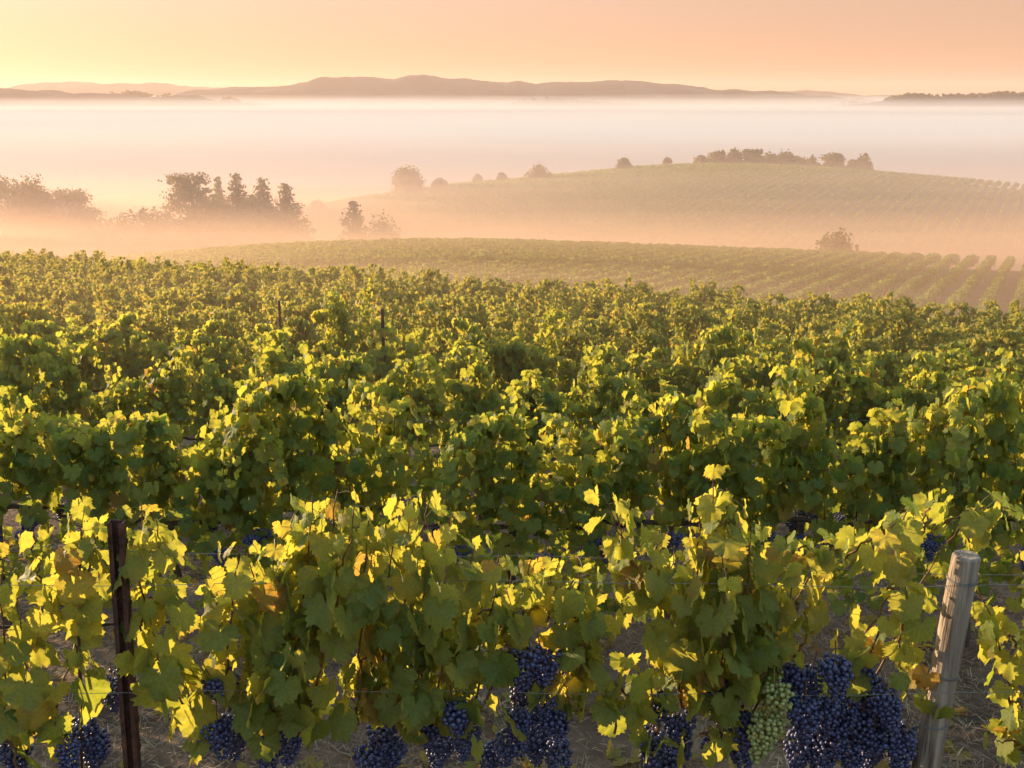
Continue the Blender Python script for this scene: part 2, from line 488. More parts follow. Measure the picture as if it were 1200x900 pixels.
# ------------------------------------------------------------------ fog and haze
def fog_body(name, top, xs, ys, density, color, aniso, front=None, back=None):
    """a closed body of even fog with a gently rolling top"""
    X, Y = np.meshgrid(xs, ys)
    if front is not None:
        Y = front(X) + (back - front(X)) * Y
    Z = top(X, Y)
    nx, ny = len(xs), len(ys)
    top_v = np.stack([X, Y, Z], -1).reshape(-1, 3)
    bot_v = top_v.copy(); bot_v[:, 2] = -68.0
    i = (np.arange(ny - 1)[:, None] * nx + np.arange(nx - 1)[None, :]).ravel()
    ft = np.stack([i, i + 1, i + 1 + nx, i + nx], -1)
    n = nx * ny
    rim = np.concatenate([np.arange(nx), np.arange(1, ny) * nx + nx - 1, (ny - 1) * nx + np.arange(nx - 2, -1, -1), np.arange(ny - 2, 0, -1) * nx])
    r2 = np.roll(rim, -1)
    side = np.stack([rim, rim + n, r2 + n, r2], -1)
    o = mesh_np(name, np.vstack([top_v, bot_v]), [ft, ft[:, ::-1] + n, side], vol_mat(name, color, density, aniso), smooth=False)
    tag(o, kind='stuff')
    return o

FOGC = (0.60, 0.595, 0.595)
MISTC = (0.95, 0.60, 0.40)
MISTW = (0.80, 0.62, 0.52)
def rolling(top, amp, tilt, seed):
    def f(X, Y):
        w = smoothstep(300, 900, Y)
        nz = (fbm(X / 60 + seed, Y / 40 - seed, 4) - 0.47) * 2 * (1 - w) + (fbm(X / 420 + seed, Y / 170 - seed, 4) - 0.47) * 2 * w
        return top + amp * nz * (1 + 0.8 * w) + tilt * np.clip(-X / np.maximum(80, Y * 0.45), -0.4, 1)
    return f
# the sea of fog filling the wide valley beyond the upper hill
wide_x = np.unique(np.concatenate([np.linspace(-7000, -900, 30), np.linspace(-900, 900, 110), np.linspace(900, 7000, 30)]))
wide_y = np.unique(np.concatenate([np.linspace(300, 600, 40), np.linspace(600, 2400, 60), np.linspace(2400, 7600, 50)]))
def sea(top, amp, seed, rise):
    def f(X, Y):
        w = smoothstep(350, 1500, Y)
        nz = (fbm(X / 130 + seed, Y / 60 - seed, 4) - 0.47) * (1 - w) + 1.5 * w * (fbm(X / 700 + seed, Y / 210 - seed, 5) - 0.47)
        return top + 2 * amp * nz + rise * smoothstep(1200, 4500, Y) - 22 * (1 - smoothstep(300, 560, Y)) - (16 * (1 - smoothstep(1000, 2300, Y)) if rise != 0 else 0)
    return f
far_y = wide_y[wide_y > 1000]
for top, amp, dens, sd, rise in ((-11.0, 1.8, 0.0009, 17.0, 0), (-13.5, 2.2, 0.002, 23.0, 0), (-16.0, 2.2, 0.003, 29.0, 0), (-19.0, 2.2, 0.005, 1.0, 0), (-23.0, 2.0, 0.010, 5.0, 0)):
    fog_body('fog', sea(top, amp, sd, rise), wide_x, wide_y, dens, FOGC, 0.05)
for top, amp, dens, sd, rise in ((-8.0, 3.0, 0.0004, 61.0, 1), (-6.0, 4.0, 0.0003, 67.0, 8), (-4.0, 5.0, 0.00026, 71.0, 15), (-2.0, 6.0, 0.0002, 73.0, 22), (0.0, 7.0, 0.00014, 79.0, 30)):
    fog_body('fog', sea(top, amp, sd, rise), wide_x, far_y, dens, FOGC, 0.1)
# mist standing in the valley round the trees, thicker towards its floor
val_x = np.unique(np.concatenate([np.linspace(-300, 300, 96), np.linspace(300, 900, 20)]))
val_y = np.linspace(95, 425, 75)
def valley(top, amp, seed, drop):
    r = rolling(top, amp, 0.8, seed)
    return lambda X, Y: r(X, Y) - drop * smoothstep(240, 420, Y) - 34 * smoothstep(130, 290, -X)
for top, amp, dens, sd, drop, col in ((-7.0, 1.6, 0.0022, 41.0, 30, MISTW), (-14.0, 3.4, 0.0012, 43.0, 22, MISTW), (-17.5, 3.4, 0.0018, 47.0, 18, MISTW), (-20.5, 3.2, 0.0026, 9.0, 15, MISTC), (-23.5, 3.0, 0.006, 13.0, 12, MISTC), (-27.0, 1.6, 0.008, 53.0, 8, MISTC)):
    fog_body('mist', valley(top, amp, sd, drop), val_x, val_y, dens, col, 0.18)
# an extra bank round the grove at left
_lx = np.linspace(-240, -22, 60); _ly = np.linspace(70, 260, 50)
for top, dens in ((-15.0, 0.0018), (-19.0, 0.004)):
    fog_body('mist', lambda X, Y: top + 1.6 * (fbm(X / 40, Y / 30, 4) - 0.47) * 2 - 24 * (1 - smoothstep(8, 60, np.abs(X + 22))) - 14 * smoothstep(215, 260, Y) - 30 * smoothstep(120, 235, -X), _lx, _ly, dens, MISTC, 0.2)
# mist lying over the lower slope behind the first field
_mx = np.linspace(-110, 200, 90); _my = np.linspace(0, 1, 60)
def gully_mist(X, Y):
    n = (fbm(X / 30 + 4, Y / 18, 4) - 0.47)
    return np.interp(Y, [25, 36, 60, 115, 140, 150], [-8.0, -6.8, -8.9, -13.6, -17.5, -19.5]) + 1.4 * n
for up, dens in ((-0.6, 0.0025), (0.5, 0.002), (1.8, 0.0015), (3.2, 0.0008)):
    fog_body('mist', lambda X, Y: gully_mist(X, Y) + up * np.clip((Y - 25) / 50, 0.3, 1) - 12 * smoothstep(70, 110, -X), _mx, _my, dens, (0.95, 0.64, 0.42), 0.28, front=lambda x: crest_of_field(x) + 5.0, back=150.0 + 8 * up)
# thin veil of ground mist over the first field
_vx = np.linspace(-60, 60, 50); _vy = np.linspace(7, 62, 50)
fog_body('mist', lambda X, Y: z_field(X, Y) + 2.4 + 0.8 * (fbm(X / 9, Y / 9, 3) - 0.4), _vx, _vy, 0.0028, (0.86, 0.64, 0.46), 0.45)

hz = Geo()
hz.box((-7500, -400, -70), (7500, 8300, 150))
haze = hz.build('haze', vol_mat('haze', (0.90, 0.70, 0.58), 0.00010, 0.2), smooth=False)
tag(haze, kind='stuff')

# ------------------------------------------------------------------ trees
def rot_frames(nrm, tip):
    n = nrm / (np.linalg.norm(nrm, axis=1)[:, None] + 1e-9)
    t = tip - (tip * n).sum(1)[:, None] * n
    t /= np.linalg.norm(t, axis=1)[:, None] + 1e-9
    return np.stack([np.cross(t, n), t, n], axis=1)    # rows: x, y, z axes

def stamp(tv, tf, pos, frames, size, rep_attr=None):
    """place the template (tv, tf) at every pos; returns verts, faces, index of leaf per vertex"""
    k = len(tv)
    v = np.einsum('kc,ncd->nkd', tv, frames) * size[:, None, None] + pos[:, None, :]
    f = tf[None, :, :] + (np.arange(len(pos)) * k)[:, None, None]
    return v.reshape(-1, 3), f.reshape(-1, tf.shape[1]), np.repeat(np.arange(len(pos)), k)

CLUMP_V = np.array([(-.5, -.5, .06), (.05, -.62, -.05), (.55, -.3, .08), (.45, .35, -.06), (0, .6, .05), (-.55, .3, -.08), (0, 0, .16)])
CLUMP_F = np.array([(6, i, (i + 1) % 6) for i in range(6)])

def crown(rs, lobes, n, size):
    """leaf clumps near the surfaces of several lobes (cx,cy,cz,rx,ry,rz)"""
    lobes = np.array(lobes)
    w = (lobes[:, 3] * lobes[:, 5]); w = w / w.sum()
    li = rs.choice(len(lobes), n, p=w)
    d = rs.normal(size=(n, 3)); d /= np.linalg.norm(d, axis=1)[:, None]
    r = rs.random(n) ** 0.45
    pos = lobes[li, :3] + d * lobes[li, 3:] * (r * (1 + 0.12 * rs.normal(size=n)))[:, None]
    nrm = d + 0.7 * rs.normal(size=(n, 3)) + np.array([0, 0, 0.4])
    fr = rot_frames(nrm, rs.normal(size=(n, 3)))
    v, f, k = stamp(CLUMP_V, CLUMP_F, pos, fr, size * (0.6 + 0.8 * rs.random(n)))
    return v, f, np.clip(rs.random(n) * 0.8, 0, 1)[k]

def tree(name, label, px, py_top, width_px, D, kind, seed, group=None, h=None):
    rs = np.random.default_rng(seed)
    x, y, ztop = P(px, py_top, D)
    zb = float(ground_z(x, D)) - 0.15
    H = ztop - zb
    Wd = width_px / F * D * ((1.45 if kind in ('round', 'wide') else 1.2) if group == GL else (1.12 if width_px > 40 else 0.98))
    root = empty(name, (x, D, zb))
    tag(root, label, 'tree', group)
    g = Geo()
    tr = max(0.12, 0.028 * H)
    bend = rs.normal(size=2) * 0.03 * H
    tp = [(bend[0] * t * t, bend[1] * t * t, H * 0.86 * t) for t in np.linspace(0, 1, 8)]
    g.tube(tp, np.linspace(tr, tr * 0.25, 8), 7)
    lobes = []
    if kind == 'round':
        for i in range(18):
            a = rs.random() * 6.28; rr = Wd * 0.30 * math.sqrt(rs.random())
            zz = H * (0.20 + 0.62 * rs.random())
            s = Wd * (0.20 + 0.09 * rs.random()) * (1.1 - 0.4 * abs(zz / H - 0.5))
            zz = min(zz, H - s * 0.9 - 0.30 * H * (rr / (Wd * 0.30)) ** 2)
            lobes.append((rr * math.cos(a), rr * math.sin(a), zz, s, s, s * 0.9))
        lobes.append((0, 0, H - Wd * 0.25, Wd * 0.27, Wd * 0.27, Wd * 0.25))
    elif kind == 'wide':
        for i in range(30):
            a = rs.random() * 6.28; rr = Wd * 0.40 * math.sqrt(rs.random())
            s = Wd * (0.13 + 0.07 * rs.random())
            zz = H * (0.25 + 0.72 * rs.random()) - rr * 0.25
            lobes.append((rr * math.cos(a), rr * math.sin(a), min(zz, H - s * 0.8), s * 1.25, s * 1.25, s * 0.8))
    elif kind == 'layered':
        for i in range(44):
            a = rs.random() * 6.28; t = i / 43
            rr = Wd * (0.42 - 0.16 * t * t) * (0.15 + 0.85 * rs.random())
            s = Wd * (0.12 + 0.06 * rs.random())
            lobes.append((rr * math.cos(a), rr * math.sin(a), H * (0.22 + 0.75 * t), s * 1.5, s * 1.5, s * 0.5))
    elif kind == 'conifer':
        for i in range(40):
            t = i / 39; a = i * 2.4
            rr = Wd * 0.40 * (1 - t) ** 0.7 * (0.2 + 1.05 * rs.random())
            s = Wd * (0.20 * (1 - t) + 0.07)
            lobes.append((rr * math.cos(a), rr * math.sin(a), H * (0.15 + 0.83 * t), s * 1.25, s * 1.25, s * 0.5))
    for lb in lobes[:: 2]:
        q = np.array(lb[:3]); b0 = np.array((0, 0, max(H * 0.2, q[2] * 0.7)))
        mid = (b0 + q) / 2 + np.array((0, 0, 0.02 * H))
        g.tube([b0, mid, q], [tr * 0.45, tr * 0.3, tr * 0.12], 5)
    g.build('trunk', M['tree_bark'], root)
    n = int(np.clip(24 * Wd * H, 1200, 9000))
    v, f, t = crown(rs, lobes, n, max(0.32, 0.0018 * D))
    mesh_np('crown', v, [f], M['tree'], root, smooth=False, attrs={'tint': ('FLOAT', t)})
    return root

GL = 'trees rising out of the mist at left'
tree('broadleaf_tree', 'mist-covered broadleaf tree cut by the left edge of the photo', 8, 206, 62, 205, 'wide', 101, GL)
tree('broadleaf_tree', 'tallest rounded tree in the hazy clump at far left', 34, 203, 46, 200, 'round', 102, GL)
tree('broadleaf_tree', 'lower ragged tree right of the tallest in the far left clump', 66, 221, 44, 208, 'wide', 103, GL)
tree('broadleaf_tree', 'rightmost rounded tree of the hazy clump at far left', 91, 220, 36, 202, 'round', 104, GL)
tree('broadleaf_tree', 'low misty bush-like tree trailing off the left clump', 116, 248, 44, 210, 'wide', 105, GL)
tree('broadleaf_tree', 'low dense tree left of the spreading pine, sunk in mist', 166, 240, 52, 200, 'wide', 106, GL)
tree('broadleaf_tree', 'low rounded tree just under the pine branches', 196, 236, 44, 206, 'round', 107, GL)
tree('pine_tree', 'spreading flat topped pine with layered branches at left of the grove', 226, 203, 60, 200, 'layered', 108, GL)
tree('pine_tree', 'thin small pine squeezed between spreading pine and tall conifer', 255, 206, 34, 212, 'conifer', 109, GL)
tree('pine_tree', 'tallest conifer in the middle of the misty grove', 276, 202, 54, 200, 'conifer', 110, GL)
tree('pine_tree', 'ragged conifer just right of the tallest one in the grove', 306, 208, 60, 204, 'conifer', 111, GL)
tree('pine_tree', 'pointed conifer at right end of the misty grove', 334, 214, 56, 198, 'conifer', 112, GL)
tree('broadleaf_tree', 'bush-like tree in mist below the grove conifers', 318, 238, 60, 200, 'wide', 113, GL)
tree('broadleaf_tree', 'faint tall pyramid shaped tree standing alone in the valley mist', 414, 235, 58, 190, 'conifer', 114, GL)
tree('broadleaf_tree', 'faint rounded tree right beside the pyramid shaped one in mist', 446, 248, 38, 195, 'round', 115, GL)
tree('broadleaf_tree', 'broad low tree filling the gap under the two middle conifers', 288, 226, 50, 207, 'wide', 117, GL)
tree('broadleaf_tree', 'low bushy tree directly beneath the spreading pine', 246, 228, 46, 206, 'wide', 118, GL)
tree('broadleaf_tree', 'dense wide tree behind the far left clump', 50, 216, 60, 214, 'wide', 119, GL)
tree('broadleaf_tree', 'faint small tree between misty grove and hill slope', 371, 234, 24, 280, 'round', 116)
GR = 'trees along the crest of the upper vineyard hill'
tree('broadleaf_tree', 'large round dark tree at the left foot of the hill crest', 477, 192, 48, 305, 'round', 121, GR)
tree('broadleaf_tree', 'small bush beside the large round tree on the crest', 515, 208, 22, 306, 'round', 122, GR)
tree('broadleaf_tree', 'tiny faint tree standing in fog on left part of crest', 560, 204, 13, 330, 'round', 123, GR)
tree('broadleaf_tree', 'tiny dark bush left of the round hedge-like tree on crest', 588, 202, 12, 310, 'round', 124, GR)
tree('broadleaf_tree', 'flat rounded dark tree alone in the middle of the crest', 631, 192, 29, 305, 'round', 125, GR)
tree('broadleaf_tree', 'small round tree on the crest, second one left of the wood', 732, 184, 23, 308, 'round', 126, GR)
tree('broadleaf_tree', 'smallest pale tree just left of the wooded crest', 782, 184, 13, 325, 'round', 127, GR)
for i, (px, py, w, d) in enumerate([(822, 181, 20, 330), (840, 176, 26, 328), (862, 173, 26, 330), (882, 173, 24, 326), (902, 177, 26, 332), (920, 175, 30, 328), (936, 181, 26, 334),
                                    (952, 182, 22, 350), (978, 179, 34, 345), (998, 186, 20, 352), (1013, 180, 26, 380)]):
    names = ['leftmost low tree of the hazy wood on the hill crest', 'second tree from left in the hazy wood on the crest', 'tall third tree from left in the crest wood',
             'tallest tree in the middle of the crest wood', 'fifth tree of the crest wood, beside a small gap', 'broad tree right of the gap in the crest wood',
             'rightmost tree of the main crest wood', 'small pale tree between crest wood and separate round tree', 'separate round tree right of the crest wood',
             'low faint bush right of the separate round tree', 'palest rightmost tree on the hill crest, deep in fog']
    tree('broadleaf_tree', names[i], px, py, w, d, 'wide' if i in (1, 3, 6, 8) else 'round', 140 + i, GR)
bush = tree('round_bush', 'round leafy bush behind the crest of the lower vineyard', 981, 266, 44, 128, 'round', 170)
bush['category'] = 'bush'

def woodland(name, r, px0, px1, hmin, hmax, n, seed, clump):
    """far wood on a ridge top that reads as one mass"""
    xs, top, D = r
    rs = np.random.default_rng(seed)
    a0, a1 = ray(px0, 120)[0] * D, ray(px1, 120)[0] * D
    lobes = []
    for i in range(n):
        x = a0 + (a1 - a0) * rs.random()
        h = hmin + (hmax - hmin) * rs.random() ** 1.5
        z = np.interp(x, xs, top)
        lobes.append((x, D + rs.normal() * 25, z + h * 0.3, h * (0.5 + 0.4 * rs.random()), h * 0.7, h * 0.6))
        lobes.append((x + h * 0.3 * rs.normal(), D + rs.normal() * 20, z + h * 0.75, h * 0.32, h * 0.4, h * 0.35))
    v, f, t = crown(rs, lobes, n * 110, clump)
    o = mesh_np(name, v, [f], M['tree'], smooth=False, attrs={'tint': ('FLOAT', t)})
    tag(o, kind='stuff')
woodland('distant_woods', rC, 1035, 1330, 3, 14, 330, 1, 2.4)
woodland('distant_woods', rC, 1055, 1085, 6, 15, 16, 5, 2.4)
woodland('distant_woods', rB, 135, 205, 6, 15, 22, 2, 3.0)
woodland('distant_woods', rB, 255, 312, 6, 14, 14, 3, 3.0)
woodland('distant_woods', rE, 980, 1015, 6, 14, 9, 4, 3.0)
woodland('distant_woods', rD, 600, 730, 4, 8, 20, 6, 3.0)

# ------------------------------------------------------------------ vine leaves
def leaf_template(a, b, c, w, n_out=41, lod=False, seed=0):
    rs = np.random.default_rng(seed)
    keys = [0, 26, 50, 80, 108, 138, 165]
    kr = [1.0, 0.80, 0.95, 0.75, 0.86, 0.72, 0.50]
    if lod:
        th = np.radians([-160, -108, -78, -50, -25, 0, 25, 50, 78, 108, 160])
    else:
        th = np.radians(np.linspace(-165, 165, n_out))
    r = np.interp(np.abs(np.degrees(th)), keys, kr)
    if not lod:
        r = r * (1 + 0.055 * np.where(np.arange(n_out) % 2 == 0, 1, -1))
    r = r * (1 + 0.06 * rs.normal(size=len(th)))
    def bend(x, y):
        rr = np.hypot(x, y); t = np.arctan2(x, y)
        return a * np.abs(x) - b * y * np.abs(y) - c * x * x + w * rr * np.cos(t * 6.6 + 0.4) + 0.3 * w * np.sin(7 * x + 3 * seed)
    if lod:
        x, y = r * np.sin(th), r * np.cos(th)
        v = np.vstack([[0, 0, 0], np.stack([x, y, bend(x, y)], -1)])
        n = len(th)
        f = np.array([(0, i + 1, i + 2) for i in range(n - 1)])
    else:
        ro = r; ri = np.interp(np.abs(np.degrees(th)), keys, kr)[::2] * 0.55; ti = th[::2]
        xo, yo = ro * np.sin(th), ro * np.cos(th)
        xi, yi = ri * np.sin(ti), ri * np.cos(ti)
        v = np.vstack([[0, 0, 0], np.stack([xi, yi, bend(xi, yi)], -1), np.stack([xo, yo, bend(xo, yo)], -1)])
        m = len(ti)
        f = []
        for i in range(m - 1):
            f.append((0, 1 + i + 1, 1 + i))
            o = 1 + m + 2 * i
            f += [(1 + i, o + 1, o), (1 + i, 1 + i + 1, o + 1), (1 + i + 1, o + 2, o + 1)]
        f = np.array(f)
    v[:, 2] *= 1.25
    return v, f

LEAVES = [leaf_template(*p, seed=i) for i, p in enumerate([(0.10, 0.16, 0.10, 0.06), (0.34, 0.22, 0.05, 0.05), (-0.12, 0.30, 0.20, 0.07), (0.18, -0.10, 0.22, 0.08), (0.55, 0.35, 0.0, 0.06), (0.05, 0.5, 0.3, 0.05)])]
LEAVES_LOD = [leaf_template(*p, lod=True, seed=i) for i, p in enumerate([(0.15, 0.2, 0.12, 0.05), (0.4, 0.3, 0.0, 0.04), (-0.1, 0.4, 0.25, 0.06)])]

def leaves_geo(pos, frames, size, tint, lod=False, rs=None):
    T = LEAVES_LOD if lod else LEAVES
    which = rs.integers(0, len(T), len(pos))
    V, Fc, TI, UV, n = [], [], [], [], 0
    for k, (tv, tf) in enumerate(T):
        s = which == k
        if not s.any(): continue
        v, f, li = stamp(tv, tf, pos[s], frames[s], size[s])
        V.append(v); Fc.append(f + n); n += len(v)
        TI.append(tint[s][li])
        UV.append(np.tile(tv * np.array([1, 1, 0]), (s.sum(), 1)) + 0.0)
    return np.vstack(V), np.vstack(Fc), np.concatenate(TI), np.vstack(UV)

def curve3(p0, p1, p2, n):
    t = np.linspace(0, 1, n)[:, None]
    return (1 - t) ** 2 * np.array(p0) + 2 * t * (1 - t) * np.array(p1) + t * t * np.array(p2)

def shoot_leaves(rs, path, step, size, spread=0.05, y_bias=0.0, tip_small=True, tint_mu=0.45):
    """leaves hung alternately along one shoot: returns pos, frames, size, tint, stem points"""
    seg = np.linalg.norm(np.diff(path, axis=0), axis=1)
    L = np.concatenate([[0], np.cumsum(seg)])
    n = max(3, int(L[-1] / step))
    s = ((np.arange(n) + 0.3 + 0.6 * rs.random(n)) / n) ** 0.88 * L[-1]
    base = np.stack([np.interp(s, L, path[:, k]) for k in range(3)], -1)
    frac = s / L[-1]
    az = rs.random() * 6.28 + np.arange(n) * 2.4 + rs.normal(size=n) * 0.7
    out = np.stack([np.cos(az), np.sin(az) + y_bias, 0.25 * rs.normal(size=n)], -1)
    out /= np.linalg.norm(out, axis=1)[:, None]
    sz = size * (0.72 + 0.5 * rs.random(n))
    if tip_small: sz = sz * (1.0 - 0.5 * smoothstep(0.66, 1.0, frac))
    pet = (0.35 + 0.9 * rs.random(n)) * (spread + 0.3 * sz)
    pos = base + out * pet[:, None] + np.array([0, 0, 1.0]) * (0.25 * sz * rs.normal(size=n))[:, None]
    nrm = out * 0.95 + np.array([0, 0, 0.42]) + 0.26 * rs.normal(size=(n, 3))
    tip = np.array([0, 0, -1.0]) + out * 0.42 + 0.24 * rs.normal(size=(n, 3))
    fr = rot_frames(nrm, tip)
    tint = np.clip(tint_mu + 0.16 * rs.normal(size=n) + 0.12 * frac, 0.02, 0.93)
    tint = np.where(rs.random(n) < 0.02, 0.97, tint)
    return pos, fr, sz, tint, base

def berry_cluster(seed, L=0.17, W=0.075, rb=0.0082):
    rs = np.random.default_rng(seed)
    import bmesh
    bm = bmesh.new(); bmesh.ops.create_icosphere(bm, subdivisions=2, radius=1.0)
    bm.verts.ensure_lookup_table()
    tv = np.array([v.co[:] for v in bm.verts]); tf = np.array([[v.index for v in f.verts] for f in bm.faces]); bm.free()
    pts = []
    for _ in range(4000):
        t = rs.random()
        r = W * 0.5 * (0.30 + 0.95 * math.sin(math.pi * min(1, 0.22 + t * 0.74))) * (1 - 0.35 * t)
        a = rs.random() * 6.28; q = r * (0.55 + 0.45 * rs.random())
        p = np.array((q * math.cos(a), q * math.sin(a), -0.02 - L * t))
        if t < 0.35 and rs.random() < 0.35: p[0] += 0.03 * (1 if seed % 2 else -1)
        if all(np.sum((p - o) ** 2) > (1.62 * rb) ** 2 for o in pts): pts.append(p)
        if len(pts) > 125: break
    pts = np.array(pts)
    fr = np.repeat(np.eye(3)[None], len(pts), 0)
    sz = rb * (0.78 + 0.36 * rs.random(len(pts)))
    v, f, k = stamp(tv, tf, pts, fr, sz)
    tint = rs.random(len(pts))[k]
    g = Geo(); g.add(v, f, 0)
    n0 = g.n
    g.tube([(0, 0, 0.05), (0.004, 0, 0.0), (0, 0, -0.05), (0, 0, -L * 0.8)], [0.0022, 0.002, 0.0018, 0.001], 5, 1)
    tint = np.concatenate([tint, np.zeros(g.n - n0)])
    return g, tint
CLUSTERS = []
for i in range(5):
    g, t = berry_cluster(500 + i, 0.13 + 0.02 * (i % 3), 0.076 + 0.008 * (i % 2), 0.0083)
    CLUSTERS.append(g.build('grape_cluster', [M['grape'], M['cane']], link=False, attrs={'tint': ('FLOAT', t)}))
g, t = berry_cluster(520, 0.165, 0.085, 0.0086)
GREEN_CLUSTER = g.build('grape_cluster', [M['grape_green'], M['petiole']], link=False, attrs={'tint': ('FLOAT', t)})

def finish_leaves(name, parts, parent, mats, lod, rs, link=True):
    pos = np.vstack([p[0] for p in parts]); fr = np.concatenate([p[1] for p in parts])
    sz = np.concatenate([p[2] for p in parts]); ti = np.concatenate([p[3] for p in parts])
    v, f, t, uv = leaves_geo(pos, fr, sz, ti, lod, rs)
    return mesh_np(name, v, [f], mats, parent, True, None, {'tint': ('FLOAT', t), 'luv': ('FLOAT_VECTOR', uv)}, link), len(v)

# ------------------------------------------------------------------ generic vine (rows behind the first)
def vine_proto(seed, lod=False):
    rs = np.random.default_rng(seed)
    canes, lv = Geo(), []
    ns = 12
    prof = rs.normal(size=6) * (0.11 if lod else 0.17)
    for i in range(ns):
        x0 = -0.62 + 1.24 * (i + rs.random()) / ns
        z0 = 0.92 + 0.06 * rs.normal()
        top = 1.60 + np.interp(x0, np.linspace(-0.65, 0.65, 6), prof) + 0.10 * rs.normal()
        if rs.random() < (0.05 if lod else 0.14): top += 0.18 + 0.16 * rs.random()
        y1 = 0.16 * rs.normal()
        lean = 0.2 * rs.normal()
        p2 = np.array((x0 + lean, y1, top))
        p1 = np.array((x0 + 0.3 * lean, y1 * 0.9, top + 0.02))
        path = curve3((x0, 0.02 * rs.normal(), z0), p1, p2, 10)
        if rs.random() < 0.65:      # tip flops over
            dr = np.array((0.18 * rs.normal(), 0.22 * rs.normal(), -0.12 - 0.30 * rs.random()))
            path = np.vstack([path, curve3(p2, p2 + dr * np.array((0.6, 0.6, -0.2)), p2 + dr, 6)[1:]])
        canes.tube(path, np.linspace(0.0045, 0.002, len(path)), 4, cap=False)
        lv.append(shoot_leaves(rs, path, 0.021 if not lod else 0.021, 0.066 if not lod else 0.055, 0.055, tint_mu=0.34 if not lod else 0.36))
    # skirt of leaves low on both faces of the row
    n = 270 if not lod else 160
    side = np.where(rs.random(n) < 0.5, -1, 1)
    pos = np.stack([-0.65 + 1.3 * rs.random(n), side * (0.06 + 0.22 * rs.random(n)), 0.34 + 1.12 * rs.random(n)], -1)
    out = np.stack([0.4 * rs.normal(size=n), side * 1.0, 0.3 + 0.3 * rs.normal(size=n)], -1)
    fr = rot_frames(out + 0.22 * rs.normal(size=(n, 3)), np.array([0, 0, -1.0]) + 0.3 * out + 0.22 * rs.normal(size=(n, 3)))
    lv.append((pos, fr, (0.06 if not lod else 0.06) * (0.75 + 0.5 * rs.random(n)), np.clip(0.32 + 0.2 * rs.normal(size=n), 0.02, 0.97), pos))
    # cordon along the wire and trunk
    trunk = Geo()
    k = rs.normal(size=(6, 2)) * 0.02
    tz = np.linspace(-0.15, 0.9, 6)
    trunk.tube([(k[i][0], k[i][1], tz[i]) for i in range(6)], [0.045, 0.032, 0.028, 0.026, 0.027, 0.022], 8)
    cx = np.linspace(-0.62, 0.62, 9)
    trunk.tube([(c, 0.015 * rs.normal(), 0.90 + 0.02 * rs.normal()) for c in cx], [0.008, 0.012, 0.015, 0.018, 0.02, 0.018, 0.015, 0.012, 0.008], 7)
    cl = [(-0.55 + 1.1 * rs.random(), (-1 if j % 3 else 1) * (0.16 + 0.12 * rs.random()), 0.80 + 0.14 * rs.random(), rs.integers(0, 5)) for j in range(9)]
    return trunk, canes, lv, cl, rs

PROTO = []
for i in range(7):
    trunk, canes, lv, cl, rs = vine_proto(900 + i)
    PROTO.append((trunk.build('trunk', M['bark'], link=False), canes.build('canes', M['cane'], link=False),
                  finish_leaves('foliage', lv, None, M['leaf'], False, rs, link=False)[0], cl))
PROTO_LOD, LOD_RAW = [], []
for i in range(6):
    trunk, canes, lv, cl, rs = vine_proto(950 + i, True)
    pos = np.vstack([p[0] for p in lv]); fr = np.concatenate([p[1] for p in lv]); sz = np.concatenate([p[2] for p in lv]); ti = np.concatenate([p[3] for p in lv])
    v, f, t, uv = leaves_geo(pos, fr, sz, ti, True, rs)
    g = Geo(); g.add(v, f, 0)
    PROTO_LOD.append((g.build('foliage', M['leaf_far'], link=False, attrs={'tint': ('FLOAT', t)}), trunk.build('trunk', M['bark'], link=False)))
    LOD_RAW.append((v, f, t))

# ------------------------------------------------------------------ first row, shoot by shoot
ROW1 = 3.3
ROWGAP = 3.15
rs1 = np.random.default_rng(42)
def g1(x, y=ROW1): return float(ground_z(x, y))
